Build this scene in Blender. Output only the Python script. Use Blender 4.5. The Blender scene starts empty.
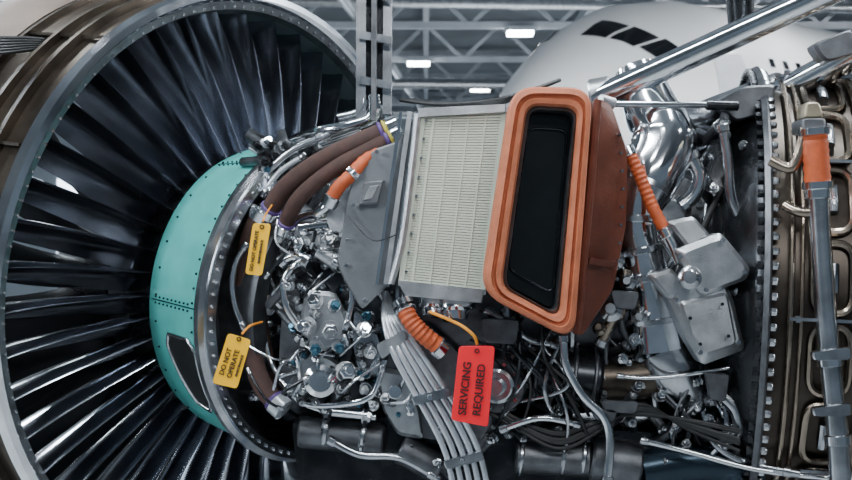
import bpy, math, random
from mathutils import Vector, Matrix
random.seed(7)
D=14.0
def P(u,v,y=0.0):
    # plate measurement (1 cm grid on the reference plane y=0) + depth  -> world position
    k=(1+y/D)*0.01
    return Vector(((u-426)*k, y, (240-v)*k))

# ---------------------------------------------------------------- materials
MATS={}
def mat(name,col,metal=0.0,rough=0.5,var=0.25,scale=5.0,bump=0.0,bscale=60.0,emit=None,coat=0.0):
    if name in MATS: return MATS[name]
    m=bpy.data.materials.new(name); m.use_nodes=True
    nt=m.node_tree; b=nt.nodes['Principled BSDF']
    b.inputs['Metallic'].default_value=metal
    b.inputs['Coat Weight'].default_value=coat
    tc=nt.nodes.new('ShaderNodeTexCoord')
    n=nt.nodes.new('ShaderNodeTexNoise'); n.inputs['Scale'].default_value=scale; n.inputs['Detail'].default_value=6
    nt.links.new(tc.outputs['Object'],n.inputs['Vector'])
    r=nt.nodes.new('ShaderNodeValToRGB')
    r.color_ramp.elements[0].position=0.3; r.color_ramp.elements[1].position=0.7
    r.color_ramp.elements[0].color=(*[max(0,c*(1-var)) for c in col],1)
    r.color_ramp.elements[1].color=(*[min(1,c*(1+var*0.6)) for c in col],1)
    nt.links.new(n.outputs['Fac'],r.inputs['Fac']); nt.links.new(r.outputs['Color'],b.inputs['Base Color'])
    mr=nt.nodes.new('ShaderNodeMapRange'); mr.inputs['To Min'].default_value=max(0.04,rough*0.8); mr.inputs['To Max'].default_value=min(1,rough*1.25)
    nt.links.new(n.outputs['Fac'],mr.inputs['Value']); nt.links.new(mr.outputs['Result'],b.inputs['Roughness'])
    if bump>0:
        n2=nt.nodes.new('ShaderNodeTexNoise'); n2.inputs['Scale'].default_value=bscale; n2.inputs['Detail'].default_value=3
        nt.links.new(tc.outputs['Object'],n2.inputs['Vector'])
        bp=nt.nodes.new('ShaderNodeBump'); bp.inputs['Strength'].default_value=bump; bp.inputs['Distance'].default_value=0.02
        nt.links.new(n2.outputs['Fac'],bp.inputs['Height']); nt.links.new(bp.outputs['Normal'],b.inputs['Normal'])
    if emit:
        b.inputs['Emission Color'].default_value=(*emit[0],1); b.inputs['Emission Strength'].default_value=emit[1]
    MATS[name]=m; return m
STEEL=mat('steel',(.54,.56,.59),1,.22,.35,4)
POL=mat('polished_steel',(.84,.86,.89),1,.11,.2,2.5)
CAST=mat('cast_aluminium',(.52,.54,.56),.9,.32,.25,6,.2,90)
CASTD=mat('cast_dark',(.15,.157,.17),.85,.34,.4,6,.25,90)
DARK=mat('dark_metal',(.040,.043,.048),.85,.26,.4,5)
BLADE=mat('blade_metal',(.34,.36,.40),1,.18,.25,2)
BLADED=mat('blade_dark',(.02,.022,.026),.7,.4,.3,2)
LINER=mat('case_liner',(.20,.215,.235),.5,.4,.2,3)
BLACK=mat('black_rubber',(.008,.009,.010),0,.5,.3,8)
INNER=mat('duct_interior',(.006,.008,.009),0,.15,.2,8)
TEAL=mat('teal_paint',(.080,.40,.37),.05,.42,.14,3,.05,40)
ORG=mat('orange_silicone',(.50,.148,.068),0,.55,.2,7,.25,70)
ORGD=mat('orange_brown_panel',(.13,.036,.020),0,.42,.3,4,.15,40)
ORH=mat('orange_hose',(.52,.095,.025),0,.52,.25,9,.3,120)
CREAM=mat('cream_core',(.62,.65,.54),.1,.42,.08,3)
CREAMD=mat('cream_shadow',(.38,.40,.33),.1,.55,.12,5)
PLATE=mat('grey_sheet_metal',(.26,.27,.285),.8,.36,.2,3,.1,30)
HOSE=mat('brown_braided_hose',(.070,.033,.026),0,.7,.3,12,.6,150)
WHT=mat('white_tube',(.72,.76,.81),.65,.22,.12,3)
BRZ=mat('heat_tinted_steel',(.36,.30,.24),1,.25,.45,2.2)
BRZD=mat('dark_heat_tinted_steel',(.058,.048,.040),.9,.34,.45,3)
COWL=mat('brown_case_skin',(.085,.069,.055),.9,.34,.45,3)
GOLD=mat('tan_bracket',(.34,.30,.22),.8,.4,.3,5)
BLUE=mat('blue_fitting',(.05,.14,.20),.7,.3,.3,5)
PURP=mat('purple_band',(.09,.045,.19),0,.5,.2,5)
YEL=mat('yellow_tag_card',(.95,.50,.0),0,.5,.05,4)
RED=mat('red_tag_card',(.88,.006,.020),0,.5,.05,4)
INK=mat('black_ink',(.015,.01,.01),0,.6,.1,5)
WHITEP=mat('white_aircraft_paint',(.92,.93,.94),0,.3,.01,1,coat=.3)
GLASS=mat('cockpit_glass',(.01,.012,.016),.2,.1,.1,3)
NAVY=mat('blue_black',(.03,.05,.07),.7,.26,.3,4)

# ---------------------------------------------------------------- mesh builder
def perp(d):
    d=d.normalized()
    a=Vector((0,0,1)) if abs(d.z)<.9 else Vector((1,0,0))
    u=d.cross(a).normalized(); return u, u.cross(d).normalized()
def spline(pts,m=6,closed=False):
    n=len(pts)
    if n<3 and not closed:
        return [pts[0].lerp(pts[-1],i/m) for i in range(m+1)]
    out=[]
    segs=n if closed else n-1
    for i in range(segs):
        g=(lambda j: pts[j%n]) if closed else (lambda j: pts[min(max(j,0),n-1)])
        a,b,c,d=g(i-1),g(i),g(i+1),g(i+2)
        for k in range(m):
            t=k/m
            out.append(.5*((2*b)+(c-a)*t+(2*a-5*b+4*c-d)*t*t+(3*b-a-3*c+d)*t**3))
    if not closed: out.append(pts[-1].copy())
    return out
class Part:
    def __init__(s,name): s.name=name; s.V=[];s.F=[];s.M=[];s.mats=[]
    def add(s,vs,fs,m):
        if m not in s.mats: s.mats.append(m)
        k=s.mats.index(m); o=len(s.V)
        s.V+= [tuple(v) for v in vs]
        for f in fs: s.F.append([i+o for i in f]); s.M.append(k)
    def loft(s,loops,m,cap0=True,cap1=True,ring=False):
        n=len(loops[0]); vs=[v for l in loops for v in l]; fs=[]
        L=len(loops)
        for i in range(L if ring else L-1):
            j2=(i+1)%L
            for j in range(n):
                a=i*n+j;b=i*n+(j+1)%n;c=j2*n+(j+1)%n;d=j2*n+j
                fs.append([a,b,c,d])
        if not ring:
            if cap0: fs.append(list(range(n))[::-1])
            if cap1: fs.append([(L-1)*n+j for j in range(n)])
        s.add(vs,fs,m)
    def tube(s,pts,r,m,n=12,seg=6,closed=False,rib=0.0,cap=True,straight=False):
        path=list(pts) if straight else spline(pts,seg,closed)
        N=len(path)
        tang=[]
        for i in range(N):
            if closed: t=path[(i+1)%N]-path[i-1]
            else: t=path[min(i+1,N-1)]-path[max(i-1,0)]
            tang.append(t.normalized())
        u,_=perp(tang[0]); loops=[]
        for i in range(N):
            u=(u-tang[i]*u.dot(tang[i])).normalized(); w=tang[i].cross(u)
            if isinstance(r,(list,tuple)):
                f=i/(N-1)*(len(r)-1); k=min(int(f),len(r)-2); rr=r[k]+(r[k+1]-r[k])*(f-k)
            else: rr=r
            if rib: rr*= (1+rib) if i%2 else (1-rib)
            loops.append([path[i]+rr*(math.cos(2*math.pi*j/n)*u+math.sin(2*math.pi*j/n)*w) for j in range(n)])
        s.loft(loops,m,cap,cap,closed)
        return path
    def lathe(s,p,d,prof,m,n=24,cap=True):
        d=d.normalized(); u,w=perp(d)
        loops=[[p+d*t+r*(math.cos(2*math.pi*j/n)*u+math.sin(2*math.pi*j/n)*w) for j in range(n)] for t,r in prof]
        s.loft(loops,m,cap,cap)
    def cyl(s,a,b,r,m,n=20,bev=.12):
        L=(b-a).length; e=min(r*bev,L*.3)
        s.lathe(a,b-a,[(0,r-e),(e,r),(L-e,r),(L,r-e)],m,n)
    def hexn(s,p,d,r,h,m): s.lathe(p,d,[(0,r),(h*.8,r),(h,r*.85)],m,6)
    def prism(s,poly,ext,m,bev=.02):
        c=sum(poly,Vector())/len(poly); L=ext.length; e=min(bev,L*.4)
        d=ext.normalized()
        size=sum((q-c).length for q in poly)/len(poly); k=1-bev/max(size,1e-4)
        ins=[c+(q-c)*k for q in poly]
        s.loft([ins,[q+d*e for q in poly],[q+d*(L-e) for q in poly],[q+ext for q in ins]],m)
    def box(s,c,X,Y,Z,m,bev=.02):
        poly=[c-X-Z-Y,c+X-Z-Y,c+X+Z-Y,c-X+Z-Y]; s.prism(poly,2*Y,m,bev)
    def bar(s,a,b,w,h,m,up=Vector((0,0,1))):
        d=(b-a).normalized(); u=d.cross(up)
        if u.length<.05: u=d.cross(Vector((0,1,0)))
        u.normalize(); v=u.cross(d)
        q=[(-1,-1),(1,-1),(1,1),(-1,1)]
        s.loft([[p+u*x*w/2+v*y*h/2 for x,y in q] for p in (a,b)],m)
    def done(s,parent=None,angle=32):
        me=bpy.data.meshes.new(s.name); me.from_pydata(s.V,[],s.F)
        for m in s.mats: me.materials.append(m)
        me.polygons.foreach_set('material_index',s.M)
        import bmesh
        bm=bmesh.new(); bm.from_mesh(me); bmesh.ops.recalc_face_normals(bm,faces=bm.faces); bm.to_mesh(me); bm.free()
        me.polygons.foreach_set('use_smooth',[True]*len(me.polygons))
        try: me.set_sharp_from_angle(angle=math.radians(angle))
        except Exception: pass
        o=bpy.data.objects.new(s.name,me); bpy.context.scene.collection.objects.link(o)
        if parent: o.parent=parent
        return o
def empty(name):
    e=bpy.data.objects.new(name,None); bpy.context.scene.collection.objects.link(e); return e
def rpoly(c,rad,n=5):
    out=[];N=len(c)
    for i in range(N):
        p=c[i];a=c[i-1];b=c[(i+1)%N]
        s0=p+(a-p).normalized()*min(rad,(a-p).length*.45); s1=p+(b-p).normalized()*min(rad,(b-p).length*.45)
        for k in range(n+1):
            t=k/n; out.append(s0*(1-t)**2+2*p*t*(1-t)+s1*t*t)
    return out
def bil(c,s,t): # c: TL,TR,BR,BL
    return (c[0].lerp(c[1],s)).lerp(c[3].lerp(c[2],s),t)
ENG=empty('jet_engine')
back=Vector((0,1,0))

# ---------------------------------------------------------------- fan section
al=math.radians(37); roll=math.radians(8)
AX=Vector((math.cos(al)*math.cos(roll),-math.sin(al),-math.cos(al)*math.sin(roll))).normalized()
FC=P(238,285,1.8)
E1=AX.cross(Vector((0,0,1))).normalized(); E2=E1.cross(AX).normalized()
def A(r,phi,t): return FC+AX*t+(E1*math.cos(phi)+E2*math.sin(phi))*r
def arev(part,prof,m,n=96,closedprof=False):
    loops=[[A(r,2*math.pi*j/n,t) for t,r in prof] for j in range(n)]
    if closedprof: part.loft(loops,m,False,False,ring=True)
    else:
        k=len(prof); vs=[v for l in loops for v in l]; fs=[]
        for i in range(n):
            i2=(i+1)%n
            for j in range(k-1): fs.append([i*k+j,i*k+j+1,i2*k+j+1,i2*k+j])
        part.add(vs,fs,m)
R=3.2
p=Part('fan_case')
arev(p,[(0,R-.04),(.04,R),(.02,R+.07),(-.1,R+.09),(-.12,R-.0),(-.05,R-.06)],POL,closedprof=True,n=128)
arev(p,[(-.02,R-.05),(-.05,R-.13),(-.16,R-.16),(-.18,R-.05)],CASTD,closedprof=True,n=128)
arev(p,[(-.055,R-.055),(-.045,R-.065),(-.05,R-.075)],POL,n=128)
arev(p,[(-.16,R-.14),(-.9,R-.20),(-2.0,R-.23)],LINER,n=128)
arev(p,[(-2.0,R-.23),(-2.2,R-.1),(-2.0,R+.08),(-.14,R+.02)],COWL,n=128)
for j in range(130):
    ph=2*math.pi*j/130; q=A(R-.10,ph,-.05); p.hexn(q,AX,.018,.03,STEEL)
for t in (-.45,-.8,-1.3): arev(p,[(t,R+.03),(t,R+.12),(t-.06,R+.12),(t-.06,R+.03)],COWL,closedprof=True,n=96)
for k in range(14):
    ph=2*math.pi*k/14
    p.bar(A(R+.06,ph,-.15),A(R+.08,ph,-1.3),.05,.03,COWL)
p.done(ENG)
p=Part('nacelle_inlet_cowl')
TAN=mat('tan_cowl',(.16,.12,.095),.2,.5,.4,2)
arev(p,[(-1.4,R+.12),(-1.9,R+.2),(-2.5,R+.14),(-2.8,R-.05),(-2.65,R-.22),(-2.1,R-.18),(-2.3,R-.02),(-1.9,R+.1),(-1.45,R+.06)],TAN,closedprof=True,n=96)
p.done(ENG)
p=Part('guide_vanes')
NB=42
for k in range(NB):
    ph=2*math.pi*(k+.3)/NB
    loops=[]
    for i in range(9):
        f=i/8; r=1.5+(R-.15-1.5)*f
        tm=.08-.55*f; ch=.25+.04*f; tw=math.radians(30-14*f)
        bow=.01*math.sin(f*math.pi)
        c=A(r,ph+bow,tm); tg=(A(r,ph+.01,tm)-A(r,ph-.01,tm)).normalized()
        d=AX*math.cos(tw)+tg*math.sin(tw); nrm=AX*math.sin(tw)*-1+tg*math.cos(tw)
        L=[]
        for (x,y) in [(1,0),(.95,.014),(.5,.04),(0,.06),(-.6,.05),(-1,0),(-.6,.0),(0,-.0),(.5,-.005),(.95,-.006)]:
            camb=.07*(1-x*x)
            L.append(c+d*ch*x+nrm*(y+camb))
        loops.append(L)
    p.loft(loops,BLADE)
p.done(ENG,60)
p=Part('fan_rotor')
for k in range(20):
    ph=2*math.pi*k/20; loops=[]
    for i in range(7):
        f=i/6; r=1.1+(R-.3-1.1)*f; tm=-1.35; ch=.30+.04*f; tw=math.radians(28+30*f)
        c=A(r,ph+.12*f,tm); tg=(A(r,ph+.13*f+.01,tm)-A(r,ph+.13*f-.01,tm)).normalized()
        d=AX*math.cos(tw)-tg*math.sin(tw); nrm=AX*math.sin(tw)+tg*math.cos(tw)
        loops.append([c+d*ch*x+nrm*(y+.06*(1-x*x)) for x,y in [(1,0),(0,.04),(-1,0),(0,-.02)]])
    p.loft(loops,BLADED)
arev(p,[(-.9,.02),(-.9,1.15),(-1.8,1.1),(-2.6,.5),(-2.9,.02)],DARK,n=48)
p.done(ENG,50)
def hr(t): return 1.58+.11*(t-.36)/.76
p=Part('teal_hub_cowl')
arev(p,[(.28,1.30),(.28,1.55),(.36,1.58),(1.12,1.69),(1.14,1.66),(1.14,1.45)],TEAL,n=128)
arev(p,[(-.45,1.48),(.30,1.52),(.30,1.3)],DARK,n=96)
for j in range(72):
    ph=2*math.pi*j/72; rd=(A(2,ph,1.06)-A(1,ph,1.06))
    p.lathe(A(hr(1.05),ph,1.05),rd,[(0,.014),(.012,.010)],DARK,8)
    if j%2==0: p.lathe(A(hr(.42),ph,.42),rd,[(0,.014),(.012,.010)],DARK,8)
for az in (-3,58,118):
    a0=math.radians(az)
    for k in range(2):
        aa=a0+k*.04
        for i in range(9):
            t=.42+.07*i; p.lathe(A(hr(t),aa,t),(A(2,aa,t)-A(1,aa,t)),[(0,.011),(.012,.009)],DARK,8)
    p.tube([A(hr(t)+.001,a0+.02,t) for t in (.36,.6,.85,1.12)],.006,DARK,6)
p.done(ENG)
p=Part('hub_vent_recess')
outl=[(-13,.66),(-13,.98),(-17,1.10),(-36,1.10),(-42,1.0),(-40,.82),(-28,.72),(-17,.62)]
cor=[Vector((a,t,0)) for a,t in outl]
sm=[]
for i in range(len(cor)):
    a,b=cor[i],cor[(i+1)%len(cor)]
    for k in range(5): sm.append(a.lerp(b,k/5))
rim=[A(hr(q.y)+.02,math.radians(q.x),q.y) for q in sm]
cq=sum(sm,Vector())/len(sm)
rings=[[A(hr((cq+(q-cq)*k).y)+h,math.radians((cq+(q-cq)*k).x),(cq+(q-cq)*k).y) for q in sm] for k,h in ((1,.0),(1,.022),(.85,.024),(.6,.026),(.3,.026),(.02,.026))]
p.loft(rings,BLACK,False,True)
p.tube(rim,.022,STEEL,8,1,True)
p.done(ENG,50)
p=Part('hub_flange')
arev(p,[(1.13,1.71),(1.16,1.76),(1.22,1.76),(1.25,1.71),(1.30,1.71),(1.31,1.60),(1.22,1.48),(1.15,1.43)],STEEL,closedprof=True,n=128)
arev(p,[(1.18,1.48),(1.0,1.44),(1.0,1.05)],CASTD,n=96)
for j in range(84):
    ph=2*math.pi*j/84; p.hexn(A(1.655,ph,1.30),AX,.018,.03,POL)
arev(p,[(1.0,1.30),(1.5,1.28),(1.5,1.1),(1.0,1.1)],CASTD,closedprof=True,n=96)
p.done(ENG)

# ---------------------------------------------------------------- core casing
p=Part('core_casing')
cpts=[A(0,0,1.0),P(380,305,1.15),P(480,305,1.1),P(620,308,1.15),P(700,312,1.3)]
p.tube(cpts,[1.35,1.30,1.25,1.1,1.3],CASTD,n=48,seg=8)
for q,r in ((P(400,305,1.13),1.42),(P(500,305,1.1),1.38),(P(560,306,1.13),1.32),(P(610,308,1.15),1.26)):
    p.cyl(q-Vector((.04,0,0)),q+Vector((.04,0,0)),r,STEEL,64)
    for j in range(48):
        a=2*math.pi*j/48; p.hexn(q+Vector((-.07,r*.96*math.cos(a),r*.96*math.sin(a))),Vector((1,0,0)),.03,.14,POL)
p.prism(rpoly([P(290,418,.1),P(400,415,-.0),P(520,425,-.0),P(640,430,0),P(760,440,0),P(770,520,0),P(560,540,0),P(330,560,0),P(300,500,0)],.15,3),back*1.8,DARK,.06)
p.done(ENG)
TD=Vector((math.cos(math.radians(8)),-math.sin(math.radians(8)),-.04)).normalized()
TC=P(742,300,1.55)
p=Part('turbine_casing')
p.lathe(TC,TD,[(-.8,1.2),(-.35,2.0),(-.1,2.34),(0,2.38)],DARK,128)
p.lathe(TC,TD,[(-.02,2.34),(0,2.4),(.6,2.42),(1.6,2.45),(3.0,2.3),(4.4,1.9)],BRZD,128)
tu,tw=perp(TD)
def T(r,ph,t): return TC+TD*t+r*(math.cos(ph)*tu+math.sin(ph)*tw)
p.lathe(TC-TD*.02,TD,[(0,2.30),(0,2.56),(.05,2.58),(.07,2.56),(.07,2.35)],CASTD,128)
for j in range(110):
    ph=2*math.pi*j/110
    q=T(2.51,ph,-.06); p.cyl(q,q+TD*.18,.028,DARK,8); p.hexn(q-TD*.02,TD,.046,.06,DARK); p.hexn(q+TD*.12,TD,.040,.05,STEEL)
p.done(ENG)
p=Part('cooling_manifold')
for t,r in ((.24,.03),(.34,.02),(.92,.045),(1.02,.02),(1.62,.045),(1.72,.02)):
    p.tube([T(2.48,2*math.pi*j/72,t) for j in range(72)],r,BRZ,10,1,True)
NJ=20
for j in range(NJ):
    a0=2*math.pi*j/NJ; a1=a0+2*math.pi/NJ*.86
    for t0,t1 in ((.44,.80),(1.12,1.50),(1.80,2.20)):
        c=[T(2.47,a0,t0),T(2.47,a0,t1),T(2.47,a1,t1),T(2.47,a1,t0)]
        p.tube(rpoly(c,.18,5),.040,BRZ,8,1,True)
        k0,k1=a0+(a1-a0)*.3,a0+(a1-a0)*.7; tm=(t0+t1)/2
        p.tube([T(2.47,k0,tm),T(2.48,(k0+k1)/2,tm),T(2.47,k1,tm)],.05,STEEL,10,4)
for j in range(10):
    a0=2*math.pi*(j*2-.07)/NJ
    p.bar(T(2.54,a0,.22),T(2.54,a0,2.3),.09,.03,STEEL)
    for t in (.3,.92,1.62): p.hexn(T(2.55,a0,t),T(3,a0,0)-T(2,a0,0),.04,.05,STEEL)
p.done(ENG)

# ---------------------------------------------------------------- heat exchanger + grey plate
HX=[P(423,112,-.75),P(506,110,-.75),P(484,292,-.75),P(400,283,-.75)]
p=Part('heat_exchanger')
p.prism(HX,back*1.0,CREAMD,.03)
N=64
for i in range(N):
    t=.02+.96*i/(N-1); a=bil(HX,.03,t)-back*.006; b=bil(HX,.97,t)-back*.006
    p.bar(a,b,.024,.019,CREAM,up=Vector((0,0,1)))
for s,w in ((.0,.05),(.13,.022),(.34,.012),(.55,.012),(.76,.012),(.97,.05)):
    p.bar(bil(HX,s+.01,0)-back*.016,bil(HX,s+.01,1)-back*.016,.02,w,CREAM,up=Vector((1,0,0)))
for t in (.0,1.0): p.bar(bil(HX,-.02,t)-back*.01,bil(HX,1.02,t)-back*.01,.07,.05,CAST)
for du,m,w in ((-6,STEEL,.035),(-13,CAST,.045),(-22,POL,.03)):
    p.bar(P(423+du,112,-.70),P(399+du,284,-.70),.10,w,m,up=Vector((1,0,0)))
p.prism([P(418,108,-.82),P(506,104,-.82),P(506,112,-.82),P(418,117,-.82)],back*.9,CAST,.01)
p.prism([P(398,282,-.8),P(484,291,-.8),P(482,303,-.8),P(405,296,-.8)],back*.9,CAST,.01)
for i in range(9):
    t=.05+.11*i; p.hexn(bil(HX,.055,t)-back*.03,-back,.016,.02,STEEL)
p.lathe(P(455,296,-.5),Vector((0,-.25,-1)),[(0,.16),(.05,.2),(.14,.2),(.16,.13),(.24,.12)],POL,20)
p.lathe(P(432,294,-.5),Vector((0,-.25,-1)),[(0,.1),(.05,.14),(.12,.14),(.14,.1),(.22,.1)],POL,20)
p.done(ENG)
p=Part('heat_shield_plate')
poly=[P(347,200,-.62),P(356,168,-.60),P(372,150,-.6),P(400,140,-.6),P(418,112,-.7),P(404,230,-.72),P(392,282,-.7),P(372,300,-.65),P(362,311,-.62),P(340,272,-.62),P(337,262,-.62)]
p.prism(rpoly(poly,.06,2),back*.06,PLATE,.02)
p.prism([P(364,182,-.74),P(384,180,-.74),P(378,203,-.74),P(359,205,-.74)],back*.15,PLATE,.02)
p.prism([P(370,186,-.77),P(379,185,-.77),P(372,199,-.77),P(363,200,-.77)],back*.06,CAST,.01)
p.tube([P(418,114,-.78),P(404,230,-.78),P(391,284,-.78)],.035,CAST,8)
for q in [(350,205),(345,240),(343,265),(362,300),(374,152),(385,285)]:
    p.hexn(P(q[0]+3,q[1],-.64),-back,.022,.03,STEEL)
p.tube([P(348,215,-.66),P(372,240,-.74),P(396,235,-.76)],.006,DARK,6)
p.done(ENG)

# ---------------------------------------------------------------- air duct with orange seal
p=Part('air_duct_seal')
yo=-1.35
out=[P(513,87,yo),P(593,88,yo),P(574,341,yo-.05),P(482,293,yo-.05)]
inn=[P(528,105,yo),P(578,108,yo),P(559,318,yo-.05),P(502,287,yo-.05)]
LO=rpoly(out,.22,7); LI=rpoly(inn,.12,7)
def lp(k,dy): return [a.lerp(b,k)+Vector((0,dy,0)) for a,b in zip(LO,LI)]
p.loft([lp(0.0,.35),lp(-.06,.30),lp(-.06,.06),lp(.05,0),lp(.32,-.02),lp(.40,.02),lp(.5,.03),lp(.6,-.01),lp(.85,0),lp(.98,.04),lp(1.0,.12),lp(1.0,.35)],ORG,ring=True)
p.done(ENG,40)
p=Part('air_duct')
p.loft([lp(.97,.06),lp(1.16,.03),lp(1.18,.06),lp(1.18,1.1)],CASTD,cap0=False,cap1=False)
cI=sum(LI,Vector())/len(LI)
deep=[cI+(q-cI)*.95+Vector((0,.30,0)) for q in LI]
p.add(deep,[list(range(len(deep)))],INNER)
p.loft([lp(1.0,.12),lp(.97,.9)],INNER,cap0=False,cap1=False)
L3=[cI+(q-cI)*.80+Vector((0,.27,0)) for q in LI]; p.tube(L3,.012,DARK,6,1,True)
p.loft([lp(.12,.30),lp(.12,.8),[q+Vector((-.05,0,.0)) for q in lp(.3,1.7)]],CASTD,cap0=False)
p.done(ENG)
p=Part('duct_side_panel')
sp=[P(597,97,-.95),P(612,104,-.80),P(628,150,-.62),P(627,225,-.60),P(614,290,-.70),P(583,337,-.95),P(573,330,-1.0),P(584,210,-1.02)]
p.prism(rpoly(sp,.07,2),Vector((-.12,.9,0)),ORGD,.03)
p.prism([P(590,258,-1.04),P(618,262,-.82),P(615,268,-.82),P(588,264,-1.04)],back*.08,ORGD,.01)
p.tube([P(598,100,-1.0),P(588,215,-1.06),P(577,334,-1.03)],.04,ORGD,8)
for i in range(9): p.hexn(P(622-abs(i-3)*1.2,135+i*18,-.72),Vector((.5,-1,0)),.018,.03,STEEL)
p.done(ENG)

# ---------------------------------------------------------------- helper fittings
def clamp(part,path,f,r,m=POL,w=.05):
    i=max(1,min(len(path)-2,int(f*(len(path)-1)))); d=(path[i+1]-path[i-1]).normalized()
    part.lathe(path[i]-d*w,d,[(0,r*1.05),(.01,r*1.22),(2*w-.01,r*1.22),(2*w,r*1.05)],m,20)
def fitting(part,pos,d,s,m1=STEEL,m2=CAST):
    d=d.normalized()
    part.lathe(pos,d,[(0,1.3*s),(.3*s,1.3*s),(.3*s,.8*s),(1.0*s,.8*s)],m2,18)
    part.hexn(pos+d*s,d,1.05*s,.6*s,m1)
    part.lathe(pos+d*1.6*s,d,[(0,.6*s),(.8*s,.6*s),(.9*s,.5*s)],m1,14)
def flangep(part,p0,d,r,m=STEEL,nb=8):
    d=d.normalized(); u,w=perp(d)
    part.lathe(p0,d,[(0,r),(.02,r*1.03),(.07,r*1.03),(.09,r)],m,28)
    for j in range(nb):
        a=2*math.pi*j/nb; part.hexn(p0+d*.09+(math.cos(a)*u+math.sin(a)*w)*r*.85,d,.022,.03,POL)

# ---------------------------------------------------------------- hoses left
p=Part('braided_hoses')
h1=p.tube([P(268,214,-.05),P(285,188,-.2),P(318,163,-.35),P(360,142,-.45),P(398,126,-.45)],.095,HOSE,16,10)
h2=p.tube([P(284,230,-.1),P(298,200,-.3),P(330,172,-.45),P(368,150,-.5),P(402,133,-.5)],.08,HOSE,16,10)
h3=p.tube([P(262,212,-.05),P(250,240,.05),P(244,290,.1),P(249,340,.1),P(262,385,0),P(284,410,-.1)],.10,HOSE,16,8)
h4=p.tube([P(272,220,.2),P(258,270,.3),P(262,330,.3),P(276,392,.2)],.07,HOSE,14,8)
YB=mat('yellow_band',(.5,.42,.06),0,.5)
for h,r in ((h1,.095),(h2,.08)):
    clamp(p,h,.03,r,POL,.05); clamp(p,h,.09,r*.95,PURP,.02); clamp(p,h,.97,r,POL,.06); clamp(p,h,.88,r*.95,PURP,.02)
    clamp(p,h,.92,r*.95,YB,.015)
clamp(p,h3,.5,.095,PURP,.02); clamp(p,h3,.97,.10,WHT,.07); clamp(p,h3,.9,.095,PURP,.02); clamp(p,h3,.04,.10,POL,.06)
p.done(ENG)
p=Part('orange_hoses')
o1=p.tube([P(330,202,-.55),P(338,188,-.6),P(350,176,-.6),P(366,160,-.55),P(384,146,-.5)],.065,ORH,14,6,rib=.05)
clamp(p,o1,.08,.07,POL,.06); clamp(p,o1,.55,.065,POL,.03)
p.tube([P(318,214,-.5),P(325,208,-.55),P(332,200,-.55)],.05,POL,12)
o2=p.tube([P(403,304,-.75),P(411,321,-.8),P(424,335,-.8),P(442,349,-.75)],.085,ORH,14,8,rib=.06)
clamp(p,o2,.02,.085,POL,.06); clamp(p,o2,.97,.085,POL,.05); clamp(p,o2,.12,.09,DARK,.02)
o3=p.tube([P(628,150,-.5),P(640,176,-.55),P(652,206,-.6),P(668,236,-.65)],.06,ORH,14,12,rib=.07)
clamp(p,o3,.97,.06,POL,.05); clamp(p,o3,.03,.06,POL,.05)
p.tube([P(668,236,-.65),P(674,248,-.65),P(679,262,-.65)],.045,POL,12)
o4=p.tube([P(814,130,-1.05),P(816,155,-1.05),P(818,188,-1.05)],.12,ORH,18,8,rib=.04)
clamp(p,o4,.06,.12,POL,.04); clamp(p,o4,.95,.12,POL,.04)
p.done(ENG)

# ---------------------------------------------------------------- gearbox & accessories
p=Part('accessory_gearbox')
gb=[P(288,238,-.0),P(330,228,-.1),P(352,262,-.1),P(372,312,-.1),P(392,345,-.1),P(398,400,-.1),P(360,415,-.1),P(318,410,-.05),P(296,380,0),P(284,330,.05)]
p.prism(rpoly(gb,.12,3),back*.9,CASTD,.05)
p.prism(rpoly([P(372,318,-.25),P(430,320,-.25),P(470,360,-.2),P(500,420,-.2),P(480,452,-.2),P(410,440,-.2),P(380,400,-.2)],.12,3),back*.9,CASTD,.05)
p.prism(rpoly([P(376,366,-.30),P(404,372,-.30),P(420,410,-.30),P(424,440,-.30),P(398,436,-.30),P(382,410,-.30)],.06,3),back*.3,CAST,.04)
p.prism(rpoly([P(298,230,-.3),P(322,226,-.3),P(338,236,-.3),P(338,262,-.3),P(302,262,-.3)],.05,2),back*.5,CAST,.04)
fitting(p,P(305,245,-.3),Vector((-.6,-.8,.1)),.07); fitting(p,P(327,240,-.3),Vector((.2,-1,.2)),.07,POL)
p.cyl(P(300,230,-.25),P(330,226,-.3),.08,POL); p.cyl(P(318,250,-.42),P(345,266,-.42),.09,CAST)
p.prism(rpoly([P(305,290,-.45),P(335,292,-.45),P(348,318,-.45),P(342,350,-.45),P(312,352,-.45),P(300,320,-.45)],.06,2),back*.6,CAST,.04)
p.prism(rpoly([P(300,352,-.3),P(330,356,-.3),P(350,372,-.3),P(350,395,-.3),P(312,398,-.3),P(298,375,-.3)],.06,2),back*.5,CAST,.04)
p.prism(rpoly([P(352,305,-.3),P(374,318,-.3),P(384,350,-.3),P(380,380,-.3),P(356,372,-.3),P(350,340,-.3)],.05,2),back*.5,STEEL,.04)
for q,d,s,m in [((316,302),(-.2,-1,.3),.06,POL),((334,306),(.3,-1,.2),.05,BLUE),((310,326),(-.5,-1,0),.07,POL),((330,330),(.1,-1,-.1),.075,STEEL),((338,345),(.3,-1,-.4),.05,BLUE),((316,346),(0,-1,-.5),.055,BLUE),((364,330),(.2,-1,.3),.06,POL),((370,352),(.2,-1,-.3),.05,STEEL)]:
    fitting(p,P(q[0],q[1],-.45),Vector(d),s,m)
p.lathe(P(321,380,-.35),Vector((0,-1,0)),[(0,.15),(.05,.16),(.10,.16),(.13,.11),(.16,.10),(.16,.06),(.24,.06)],POL,28)
fitting(p,P(345,372,-.3),Vector((.3,-1,.2)),.08,POL); fitting(p,P(300,362,-.15),Vector((-.6,-1,0)),.06,BLUE)
p.cyl(P(332,412,-.35),P(372,416,-.35),.045,POL); fitting(p,P(362,416,-.35),Vector((1,0,-.1)),.055,STEEL)
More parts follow.
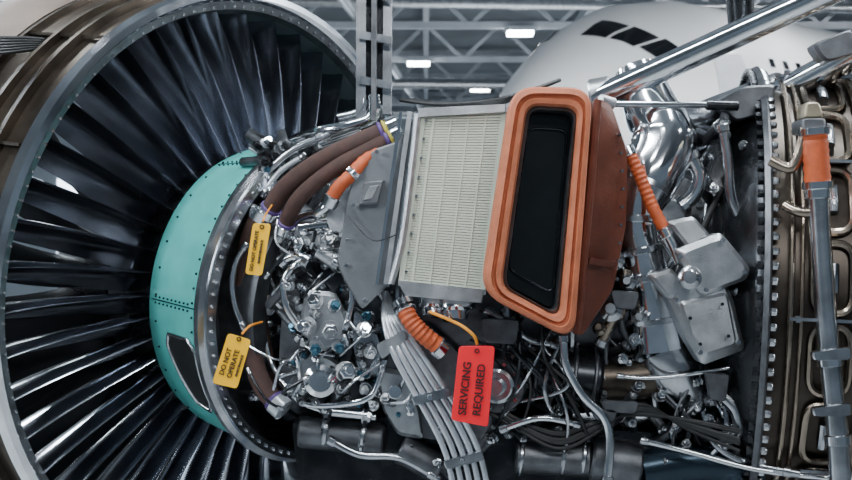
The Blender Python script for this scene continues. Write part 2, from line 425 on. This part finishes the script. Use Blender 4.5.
p.cyl(P(395,392,-.3),P(395,392,-.48),.07,POL)
flangep(p,P(500,385,-.3),Vector((-.3,-1,0)),.26,CASTD,10)
p.lathe(P(500,385,-.36),Vector((-.3,-1,0)),[(0,.17),(.12,.17),(.14,.14),(.14,.09),(.25,.08)],STEEL,28)
p.cyl(P(300,432,.0),P(385,440,-.1),.16,CASTD,28); p.cyl(P(322,430,-.02),P(330,431,-.02),.19,STEEL,28); p.cyl(P(360,435,-.08),P(366,436,-.08),.19,STEEL,28)
p.cyl(P(400,448,-.2),P(440,470,-.2),.15,CASTD,24)
p.done(ENG)

p=Part('small_fittings')
regs=[(286,352,235,300,-.35,26),(290,380,300,410,-.35,40),(262,330,140,200,.15,24),(360,400,300,400,-.3,16),(480,570,310,440,-.25,30),(600,650,200,430,-.2,40),(660,740,370,470,-.2,28),(395,470,405,470,-.3,8),(240,290,220,400,.35,18),(700,745,120,220,0,14)]
for (u0,u1,v0,v1,y,n) in regs:
    for _ in range(n):
        q=P(random.uniform(u0,u1),random.uniform(v0,v1),y+random.uniform(-.08,.12))
        d=Vector((random.uniform(-.8,.8),-1,random.uniform(-.8,.8)))
        fitting(p,q,d,random.uniform(.022,.05),random.choice([POL,STEEL,STEEL,BLUE,CAST,DARK] if u0<400 else [POL,STEEL,CASTD,STEEL,CAST]),random.choice([CAST,CASTD,STEEL]))
        e=q+Vector((random.uniform(-.3,.3),.3,random.uniform(-.3,.3))); p.cyl(q,e,.05,CASTD,10)
p.done(ENG)
p=Part('rigid_tubes')
def rt(pts,r,m=POL,cl=(0.05,.95),seg=7):
    h=p.tube(pts,r,m,12,seg)
    for f in cl: clamp(p,h,f,r*1.1,STEEL,.04)
    return h
rt([P(246,245,-.1),P(236,262,-.1),P(232,285,-.1),P(236,310,-.1),P(245,330,-.1)],.03)
rt([P(300,262,-.4),P(290,270,-.45),P(283,285,-.45),P(288,310,-.45),P(302,330,-.4)],.035)
rt([P(283,262,-.3),P(295,256,-.35),P(308,262,-.4)],.06,POL)
rt([P(335,262,-.5),P(350,272,-.5),P(352,300,-.5),P(345,330,-.5)],.03)
rt([P(280,240,.05),P(300,218,-.1),P(322,214,-.3)],.05,POL)
rt([P(250,205,.2),P(262,180,.2),P(290,152,.1),P(330,135,0)],.045,STEEL)
rt([P(262,196,.1),P(280,172,.1),P(306,155,.05)],.03,WHT)
rt([P(270,240,.1),P(262,300,.1),P(270,360,.1),P(300,400,-.1),P(330,412,-.2)],.03,POL)
rt([P(295,395,-.3),P(310,405,-.35),P(345,404,-.4),P(372,395,-.4),P(385,360,-.4)],.03,POL)
rt([P(392,345,-.45),P(410,360,-.55),P(398,392,-.4)],.02,STEEL)
for i in range(30):
    a=P(random.uniform(280,392),random.uniform(230,410),random.uniform(-.3,-.45)); b=a+Vector((random.uniform(-.4,.4),random.uniform(-.1,.1),random.uniform(-.4,.4)))
    c=(a+b)/2+Vector((random.uniform(-.15,.15),-.12,random.uniform(-.1,.1))); rt([a,c,b],random.uniform(.010,.02),random.choice([POL,STEEL,WHT,DARK]))
rt([P(563,336,-.5),P(566,365,-.5),P(582,395,-.5),P(604,418,-.5),P(610,445,-.5),P(606,490,-.5)],.045,POL)
rt([P(618,376,-.4),P(650,378,-.4),P(690,374,-.4),P(735,366,-.4),P(752,352,-.4)],.022,POL)
rt([P(690,155,-.1),P(700,175,-.1),P(694,195,-.1),P(680,208,-.1)],.075,POL)
rt([P(722,125,-.3),P(728,160,-.3),P(732,200,-.3),P(748,232,-.3)],.05,STEEL)
rt([P(716,390,-.3),P(736,410,-.35),P(738,432,-.35),P(720,442,-.3)],.07,STEEL)
rt([P(700,400,-.1),P(712,440,-.2),P(745,462,-.4),P(800,474,-.6)],.04,STEEL)
rt([P(640,440,-.4),P(690,452,-.4),P(760,470,-.5),P(852,480,-.6)],.03,POL)
rt([P(330,440,-.2),P(360,455,-.3),P(400,458,-.3),P(440,480,-.3)],.04,STEEL)
rt([P(615,300,-.3),P(632,280,-.3),P(640,262,-.35),P(632,240,-.3)],.035,POL)
rt([P(600,345,-.3),P(612,320,-.35),P(622,310,-.35),P(625,270,-.3)],.05,BRZ)
rt([P(486,310,-.4),P(510,325,-.4),P(530,340,-.35),P(560,345,-.3)],.04,STEEL)
rt([P(500,430,-.4),P(540,418,-.45),P(580,425,-.4)],.035,POL)
p.done(ENG)

p=Part('fuel_tube_bundle')
for i in range(5):
    o=i*8.5
    p.tube([P(386+o*.1,292+i*2,-.35),P(384+o*.35,318,-.5),P(392+o*.8,350,-.6),P(410+o*.95,385,-.62),P(430+o*1.0,420,-.62),P(446+o*1.0,455,-.62),P(456+o,500,-.62)],.029,WHT,12,8)
for (u,v) in ((430,398),(462,462)):
    p.prism(rpoly([P(u-19,v-1,-.70),P(u+20,v-11,-.70),P(u+23,v-2,-.70),P(u-16,v+8,-.70)],.03,2),back*.12,STEEL,.01)
    p.hexn(P(u,v-1,-.72),-back,.03,.04,POL)
p.prism(rpoly([P(376,345,-.62),P(404,330,-.62),P(408,338,-.62),P(382,360,-.62)],.03,2),back*.1,CAST,.01)
p.done(ENG)

# ---------------------------------------------------------------- bleed ducts centre right
p=Part('bleed_air_duct')
b1=p.tube([P(636,70,.3),P(650,108,.15),P(664,140,-.0),P(650,178,-.15),P(636,215,-.2),P(642,255,-.2),P(652,300,-.2),P(660,350,-.2)],[.22,.28,.33,.29,.22,.21,.22,.26],POL,36,8)
for f in (.17,.48,.60,.7,.8,.92): clamp(p,b1,f,.23 if f<.75 else .21,STEEL,.035)
p.tube([P(664,132,.1),P(695,128,.4),P(730,112,.8),P(780,92,1.2)],[.3,.25,.22,.22],STEEL,28,8)
p.cyl(P(530,372,-.05),P(600,380,-.05),.30,DARK,40)
for u in (532,550,570,590): p.cyl(P(u,373+(u-530)*.1,-.05),P(u+4,373.5+(u-530)*.1,-.05),.325,CASTD,40)
p.tube([P(598,380,-.05),P(632,378,-.05),P(662,372,-.0),P(690,352,.1)],[.23,.22,.24,.32],COWL,28,8)
p.tube([P(658,345,-.1),P(672,368,-.05),P(690,400,.1)],[.26,.31,.28],STEEL,28,8)
p.cyl(P(515,456,-.1),P(590,460,-.1),.17,CASTD,32)
for u in (518,560,580): p.cyl(P(u,456.5,-.1),P(u+5,457,-.1),.19,STEEL,32)
p.cyl(P(590,458,-.1),P(640,466,-.1),.22,CASTD,32)
p.tube([P(640,470,-.05),P(700,462,0),P(760,470,0)],.22,NAVY,24,8)
p.done(ENG)
p=Part('rod_linkage')
p.cyl(P(610,104,-.3),P(712,105,-.1),.032,STEEL); p.cyl(P(706,105,-.1),P(738,106,-.08),.05,DARK)
p.cyl(P(600,100,-.35),P(614,104,-.3),.06,CAST)
p.done(ENG)

p=Part('ignition_exciter_box')
p.prism(rpoly([P(668,296,-.78),P(690,262,-.78),P(718,256,-.74),P(735,300,-.72),P(747,350,-.75),P(704,366,-.82),P(688,340,-.8)],.05,3),back*.5,CAST,.08)
p.prism(rpoly([P(680,302,-.83),P(728,292,-.79),P(738,345,-.80),P(706,356,-.86),P(692,336,-.85)],.04,3),back*.2,CAST,.03)
p.prism(rpoly([P(676,250,-.88),P(722,232,-.85),P(752,268,-.81),P(748,280,-.81),P(704,296,-.86),P(694,284,-.88)],.05,3),back*.4,CAST,.06)
p.prism(rpoly([P(668,222,-.8),P(694,216,-.78),P(712,236,-.78),P(690,250,-.8)],.04,3),back*.4,CAST,.04)
p.prism(rpoly([P(650,276,-.78),P(672,268,-.78),P(690,290,-.78),P(670,300,-.78)],.04,3),back*.3,CAST,.04)
p.lathe(P(690,278,-.95),Vector((-.2,-1,.1)),[(0,.10),(.03,.11),(.06,.11),(.07,.08),(.09,.06)],STEEL,24)
for q in [(680,256),(722,240),(744,272),(706,290),(700,352),(738,342),(676,300)]: p.hexn(P(q[0],q[1],-.90),-back,.026,.04,STEEL)
for q in [(690,318),(700,344),(728,336),(722,304)]: p.hexn(P(q[0],q[1],-.86),-back,.018,.03,DARK)
p.cyl(P(662,232,-.6),P(684,262,-.6),.07,STEEL)
p.cyl(P(735,288,-.5),P(752,310,-.5),.06,CAST)
p.tube([P(752,310,-.5),P(764,322,-.45),P(768,332,-.4)],.03,POL,10)
p.done(ENG)

p=Part('vertical_supply_pipe')
v1=p.tube([P(818,188,-1.05),P(822,260,-1.05),P(829,350,-1.08),P(838,440,-1.1),P(842,520,-1.1)],.10,STEEL,24,8)
for f in (.05,.55,.75): clamp(p,v1,f,.10,POL,.05)
p.prism(rpoly([P(802,118,-1.1),P(826,118,-1.1),P(827,133,-1.1),P(803,133,-1.1)],.03,2),back*.4,CASTD,.02)
p.prism(rpoly([P(806,102,-1.0),P(820,102,-1.0),P(824,118,-1.0),P(804,118,-1.0)],.03,2),back*.3,GOLD,.02)
p.tube([P(770,160,-.95),P(790,168,-.98),P(800,152,-1.0),P(806,128,-1.05)],.055,BRZ,14)
p.tube([P(785,205,-.9),P(800,212,-1.0),P(816,212,-1.05)],.05,BRZ,14)
for v in (352,408): p.prism(rpoly([P(812,v,-1.25),P(852,v-5,-1.25),P(852,v+8,-1.25),P(814,v+9,-1.25)],.03,2),back*.1,STEEL,.015)
p.done(ENG)

p=Part('wiring_harness')
for i in range(10):
    o=random.uniform(-6,6)
    p.tube([P(478,400+o,-.3),P(520,425+o,-.35),P(560,440+o*1.5,-.4),P(600,425+o,-.4),P(640,410-o,-.35),P(690,425+o,-.35),P(740,440+o*2,-.5)],.018,BLACK,8,6)
for i in range(36):
    a=P(random.uniform(600,740),random.uniform(180,460),random.uniform(-.1,.15)); b=P(random.uniform(600,740),random.uniform(250,470),-.05)
    m=(a+b)/2+Vector((random.uniform(-.4,.4),-.25,random.uniform(-.2,.2)))
    p.tube([a,m,b],random.uniform(.012,.035),random.choice([BLACK,DARK,CASTD,STEEL,POL]),8,8)
for i in range(14):
    a=P(random.uniform(470,560),random.uniform(310,350),-.3); b=P(random.uniform(470,590),random.uniform(400,450),-.35)
    m=(a+b)/2+Vector((random.uniform(-.4,.4),-.2,random.uniform(-.2,.2)))
    p.tube([a,m,b],random.uniform(.010,.022),random.choice([BLACK,STEEL,DARK]),8,8)
for i in range(6):
    p.tube([P(400+i*3,100,.3),P(440+i*8,104+i,.1),P(500,99+i,0),P(560,80,.4)],.02,BLACK,8,6)
for i in range(7):
    p.tube([P(250,130+i*3,.6),P(285,145+i*4,.3),P(320,140+i*3,.2),P(360,128+i*2,.1)],.02,random.choice([BLACK,WHT,STEEL]),8,6)
for i in range(6):
    p.tube([P(-60,40+i*3,.2),P(0,38+i*3,.3),P(45,40+i*2,.6),P(75,52+i*3,1.0),P(90,66+i*3,1.6)],.022,BLACK,8,6)
p.done(ENG)

p=Part('mount_brackets')
for (a,b) in (((600,400),(640,404)),((590,408),(618,412)),((705,372),(730,392)),((480,318),(520,335)),((610,290),(640,300))):
    p.prism(rpoly([P(a[0],a[1],-.5),P(b[0],a[1]+2,-.5),P(b[0]-4,b[1]+10,-.5),P(a[0]+5,b[1]+8,-.5)],.04,2),back*.08,CASTD,.01)
for (u,v,r) in ((615,262,.09),(628,285,.07),(612,312,.1),(640,320,.07),(600,330,.06)):
    p.lathe(P(u,v,-.35),Vector((-.2,-1,.2)),[(0,r),(.06,r*1.1),(.1,r*1.1),(.14,r*.6),(.25,r*.5)],random.choice([BRZ,STEEL]),20)
p.done(ENG)

# ---------------------------------------------------------------- pylon & mounts
p=Part('pylon_frame')
p.bar(P(362,-160,.4),P(361,118,.3),.10,.10,STEEL); p.bar(P(375,-160,.3),P(374,122,.2),.05,.30,CASTD); p.bar(P(389,-160,.5),P(387,115,.4),.09,.12,STEEL)
p.bar(P(375,-160,.5),P(374,105,.45),.25,.03,DARK)
for v in (-10,35,80): p.bar(P(360,v,.25),P(392,v+6,.25),.08,.08,STEEL)
p.tube([P(374,95,.15),P(373,116,.15),P(350,126,.15),P(318,132,.3),P(295,140,.6)],.06,POL,14)
p.tube([P(366,100,.3),P(360,112,.3),P(338,118,.3)],.05,STEEL,12)
p.done(ENG)
p=Part('engine_support_struts')
p.cyl(P(594,100,.2),P(890,-36,-.9),.13,POL,32)
p.cyl(P(590,96,.25),P(612,92,.2),.17,CAST,24)
p.cyl(P(742,30,.5),P(735,-60,.4),.14,DARK,24)
p.cyl(P(676,150,1.4),P(880,40,.2),.15,POL,32)
p.prism(rpoly([P(715,104,.1),P(744,86,.1),P(778,84,.1),P(770,112,.1),P(735,122,.1)],.06,2),back*.4,CASTD,.03)
p.prism(rpoly([P(812,44,-.3),P(852,28,-.3),P(870,50,-.3),P(825,62,-.3)],.06,2),back*.3,CASTD,.03)
p.done(ENG)

# ---------------------------------------------------------------- tags
def tag(name,c,m,lines,hole):
    e=empty(name)
    q=Part('card'); q.prism(rpoly(c,.03,2),Vector((0,.012,0)),m,.003)
    q.lathe(hole,Vector((0,-1,0)),[(0,.024),(.006,.024),(.006,.012)],INK,14,cap=False); q.done(e)
    xa=(c[0]-c[3]).normalized(); ya=(c[0]-c[1]).normalized(); z=xa.cross(ya).normalized(); ya=z.cross(xa).normalized()
    mid=sum(c,Vector())/4
    for i,(txt,sz,off,al_) in enumerate(lines):
        cu=bpy.data.curves.new('lettering','FONT'); cu.body=txt; cu.size=sz; cu.align_x='CENTER'; cu.align_y='CENTER'; cu.extrude=.001; cu.offset=.002
        cu.materials.append(INK)
        o=bpy.data.objects.new('lettering_%d'%(i+1),cu); bpy.context.scene.collection.objects.link(o); o.parent=e
        pos=mid+ya*off+xa*al_-Vector((0,.010,0))
        M=Matrix((xa,ya,z)).transposed().to_4x4(); M.translation=pos; o.matrix_world=M
    return e
tag('red_servicing_tag',[P(459,346,-1.22),P(495,346,-1.22),P(488,427,-1.24),P(451,420,-1.24)],RED,[('SERVICING',.10,.07,-.04),('REQUIRED',.10,-.06,-.04)],P(477,351,-1.24))
tag('yellow_warning_tag',[P(253,223,-.72),P(271,224,-.72),P(262,276,-.74),P(245,274,-.74)],YEL,[('DO NOT OPERATE',.045,.03,-.02),('MAINTENANCE',.032,-.03,-.02)],P(262,227,-.73))
tag('yellow_warning_tag.001',[P(228,333,-.78),P(251,340,-.78),P(237,389,-.80),P(212,383,-.80)],YEL,[('DO NOT',.065,.055,-.02),('OPERATE',.065,-.02,-.02),('MAINTENANCE',.03,-.08,-.02)],P(239,339,-.79))
p=Part('tag_strings')
CORD=mat('orange_cord',(.8,.3,.02),0,.6)
p.tube([P(430,312,-.8),P(445,318,-.95),P(462,326,-1.15),P(474,336,-1.22),P(477,344,-1.19)],.016,CORD,8)
p.tube([P(263,221,-.70),P(266,214,-.4),P(272,205,-.2)],.01,CORD,6)
p.tube([P(242,334,-.75),P(250,326,-.6),P(262,322,-.3)],.012,CORD,6)
p.done(ENG)

# ---------------------------------------------------------------- hangar
ZF,ZC=-6.0,12.0
X0,X1,Y0,Y1=-60,60,-34,100
CEIL=mat('hangar_ceiling',(.17,.195,.22),0,.8,.3,.3)
WALL=mat('hangar_wall',(.30,.34,.37),0,.7,.2,.2)
FLOOR=mat('hangar_floor_epoxy',(.42,.44,.45),0,.25,.15,.3)
TRUSS=mat('truss_steel',(.40,.43,.47),.1,.5,.2,1)
def slab(name,a,b,m):
    q=Part(name); c=(Vector(a)+Vector(b))/2; h=(Vector(b)-Vector(a))/2
    q.box(c,Vector((h.x,0,0)),Vector((0,h.y,0)),Vector((0,0,h.z)),m,.001); return q.done()
slab('floor',(X0,Y0,ZF-.3),(X1,Y1,ZF),FLOOR)
slab('ceiling',(X0,Y0,ZC),(X1,Y1,ZC+.3),CEIL)
slab('wall_back',(X0,Y1,ZF),(X1,Y1+.3,ZC),WALL)
slab('wall_left',(X0-.3,Y0,ZF),(X0,Y1,ZC),WALL)
slab('wall_right',(X1,Y0,ZF),(X1+.3,Y1,ZC),WALL)
q=Part('roof_truss')
for y in range(14,100,12):
    for z in (ZC-.3,ZC-2.2): q.bar(Vector((X0,y,z)),Vector((X1,y,z)),.3,.3,TRUSS)
    for i in range(30):
        x=X0+i*4; q.bar(Vector((x,y,ZC-.3)),Vector((x+2,y,ZC-2.2)),.18,.18,TRUSS); q.bar(Vector((x+2,y,ZC-2.2)),Vector((x+4,y,ZC-.3)),.18,.18,TRUSS)
for x in range(-56,60,8):
    q.bar(Vector((x,0,ZC-.6)),Vector((x,Y1,ZC-.6)),.3,.5,TRUSS)
    for y in range(14,90,12): q.bar(Vector((x,y,ZC-2.2)),Vector((x+6,y+12,ZC-.4)),.18,.18,TRUSS)
q.done()
q=Part('ceiling_ductwork')
for x,z,r in ((-19,9.4,.45),(-6,10.2,.25),(7.5,10.3,.3),(10.5,9.6,.4),(20,9.5,.45)):
    q.cyl(Vector((x,6,z)),Vector((x+6,Y1-1,z)),r,CAST,16)
for y,z,r in ((44,10.4,.22),(66,9.3,.3),(82,9.0,.35)): q.cyl(Vector((-50,y,z)),Vector((50,y+7,z)),r,CAST,14)
q.done()
q=Part('ceiling_light')
LM=mat('lamp_lens',(1,1,1),0,.5,0,1,emit=((.95,.98,1),40))
for (x,y) in [(4.3,50),(-.4,61),(3.4,74),(14,34),(-12,20),(-22,24),(-30,40),(-14,44),(24,24),(32,44),(-8,80),(16,62),(26,70),(-24,66),(36,64),(-40,20),(40,20),(14,86),(-18,86),(8,4),(-8,4),(-24,2),(22,2),(-16,-8),(14,-8),(0,-10),(-34,10)]:
    s=.62 if y>45 else .95
    q.box(Vector((x,y,ZC-2.4)),Vector((s,0,0)),Vector((0,.6,0)),Vector((0,0,.10)),TRUSS)
    q.box(Vector((x,y,ZC-2.55)),Vector((s*.93,0,0)),Vector((0,.52,0)),Vector((0,0,.07)),LM,.005)
q.done()
WIN=mat('window_daylight',(.8,.9,1),0,.4,0,1,emit=((.78,.89,1),6.0))
n=1
for x in range(-50,50,20):
    slab('window_%d'%n,(x,Y1-.1,-2),(x+10,Y1-.02,5),WIN); n+=1
for y in range(0,90,18):
    slab('window_%d'%n,(X0+.02,y,-4),(X0+.1,y+11,6),WIN); n+=1

AIR=empty('airliner')
q=Part('fuselage')
tip=P(500,128,30); bd=Vector((.72,.694,0)).normalized(); side=Vector((bd.y,-bd.x,0)); upv=Vector((0,0,1))
SC=.62
prof=[(0,.12,-2.0),(.3,.8,-1.95),(1.2,1.75,-1.7),(2.5,2.7,-1.35),(4,3.5,-1.0),(6,4.45,-.55),(9,5.4,-.15),(13,5.95,0),(17,6,0),(50,6.0,0),(62,4,1.2),(74,1,2.6)]
def fr(s):
    for a,b in zip(prof,prof[1:]):
        if a[0]<=s<=b[0]:
            f=(s-a[0])/(b[0]-a[0]); return a[1]+(b[1]-a[1])*f, a[2]+(b[2]-a[2])*f
def fp(s,an,off=0):
    r,zo=fr(s); r+=off
    return tip+(bd*s+upv*(zo+2.0)+ (side*math.sin(an)+upv*math.cos(an))*r)*SC
ss=[0,.1,.3,.7,1.2,1.8,2.5,3.2,4,5,6,7.5,9,11,13,17,30,40,50,56,62,68,74]
q.loft([[fp(s,2*math.pi*j/48) for j in range(48)] for s in ss],WHITEP)
def patch(s0,s1,a0,a1,m,off=.06,n=6,lean=0):
    vs=[fp(s0+(s1-s0)*i/n+lean*j/n,math.radians(a0+(a1-a0)*j/n),off) for i in range(n+1) for j in range(n+1)]
    q.add(vs,[[i*(n+1)+j,i*(n+1)+j+1,(i+1)*(n+1)+j+1,(i+1)*(n+1)+j] for i in range(n) for j in range(n)],m)
for a0,a1,s0,s1,ln in ((16,34,5.0,6.6,.5),(36,51,5.6,7.3,.7),(52.5,63,6.6,8.3,.6)):
    patch(s0,s1,a0,a1,GLASS,lean=ln); patch(s0,s1,-a0,-a1,GLASS,lean=ln)
for i in range(24):
    s=16+i*1.4; patch(s,s+.5,66,71,GLASS,.04,2); patch(s,s+.5,-71,-66,GLASS,.04,2)
patch(11,13.4,66,90,mat('door_outline',(.7,.72,.75),0,.4,.1,2),.03)
q.done(AIR,60)
q=Part('wings_and_gear')
for sg in (1,-1):
    a=tip+bd*20+upv*(-1.2)+side*sg*3; b=tip+bd*27+upv*0.2+side*sg*18
    q.loft([[a,a+bd*6,a+bd*6+upv*.4,a+upv*.7],[b,b+bd*2,b+bd*2+upv*.2,b+upv*.25]],WHITEP)
    g=tip+bd*24+side*sg*2.6
    q.cyl(Vector((g.x,g.y,3)),Vector((g.x,g.y,ZF+1.0)),.28,STEEL); q.cyl(Vector((g.x,g.y,ZF+1.0))-side*.7,Vector((g.x,g.y,ZF+1.0))+side*.7,1.0,BLACK)
g=tip+bd*6; q.cyl(Vector((g.x,g.y,3)),Vector((g.x,g.y,ZF+.8)),.2,STEEL); q.cyl(Vector((g.x,g.y,ZF+.8))-side*.5,Vector((g.x,g.y,ZF+.8))+side*.5,.8,BLACK)
q.done(AIR)
q=Part('transport_stand')
YP=mat('stand_blue',(.03,.08,.2),.1,.4)
for x in (-2.2,4.2):
    for y in (.2,2.6):
        q.bar(Vector((x,y,ZF)),Vector((x,y,-3.3 if x<0 else -2.6)),.3,.3,YP)
    q.bar(Vector((x,.2,-3.9)),Vector((x,2.6,-3.9)),.3,.3,YP)
for y in (.2,2.6): q.bar(Vector((-3.4,y,ZF+.3)),Vector((5.2,y,ZF+.3)),.3,.4,YP)
q.done(ENG)

# ---------------------------------------------------------------- lights
def area(name,loc,target,sx,sy,e,col):
    l=bpy.data.lights.new(name,'AREA'); l.shape='RECTANGLE'; l.size=sx; l.size_y=sy; l.energy=e; l.color=col
    o=bpy.data.objects.new(name,l); bpy.context.scene.collection.objects.link(o); o.location=loc
    o.rotation_euler=(Vector(target)-Vector(loc)).to_track_quat('-Z','Y').to_euler()
area('added_light',(-3,-4,9.3),(0,0,0),7,.5,1300,(.88,.95,1))  # unseen strip added above the engine for highlights on the metal
area('added_light.001',(5,0,9),(2,0,0),6,.5,1200,(.88,.95,1))  # second added strip, lights the core and its pipes from above
area('added_light.002',(-12,8,7),(-2.2,2,-1.5),4,1,2600,(.85,.94,1))  # unseen light added to shine into the inlet on liner and vanes
area('added_light.003',(4,-16,8),(1,0,0),8,1,1000,(.95,.98,1))  # added frontal light behind the camera, no fixture in the hangar
area('added_light.004',(-11,-7,4),(-3,2,-1.5),.8,5,950,(.86,.94,1))  # added upright strip at the left, puts highlights on the blades
area('added_light.005',(10,45,2),(8,50,12),20,20,2800,(.88,.95,1))  # added low panel facing up, brightens the hangar ceiling
area('added_light.006',(24,6,11),(12,38,6),6,3,26000,(.95,.98,1))  # unseen light added to whiten the near side of the airliner
w=bpy.data.worlds.new('World'); bpy.context.scene.world=w; w.use_nodes=True
w.node_tree.nodes['Background'].inputs[0].default_value=(.55,.72,.90,1); w.node_tree.nodes['Background'].inputs[1].default_value=.20

cam=bpy.data.cameras.new('camera'); co=bpy.data.objects.new('camera',cam); bpy.context.scene.collection.objects.link(co)
co.location=(0,-D,0); co.rotation_euler=(math.radians(90),0,0)
cam.sensor_width=36; cam.lens=36*D/8.52; cam.clip_end=500
cam.dof.use_dof=True; cam.dof.focus_distance=13.2; cam.dof.aperture_fstop=1.9
bpy.context.scene.camera=co
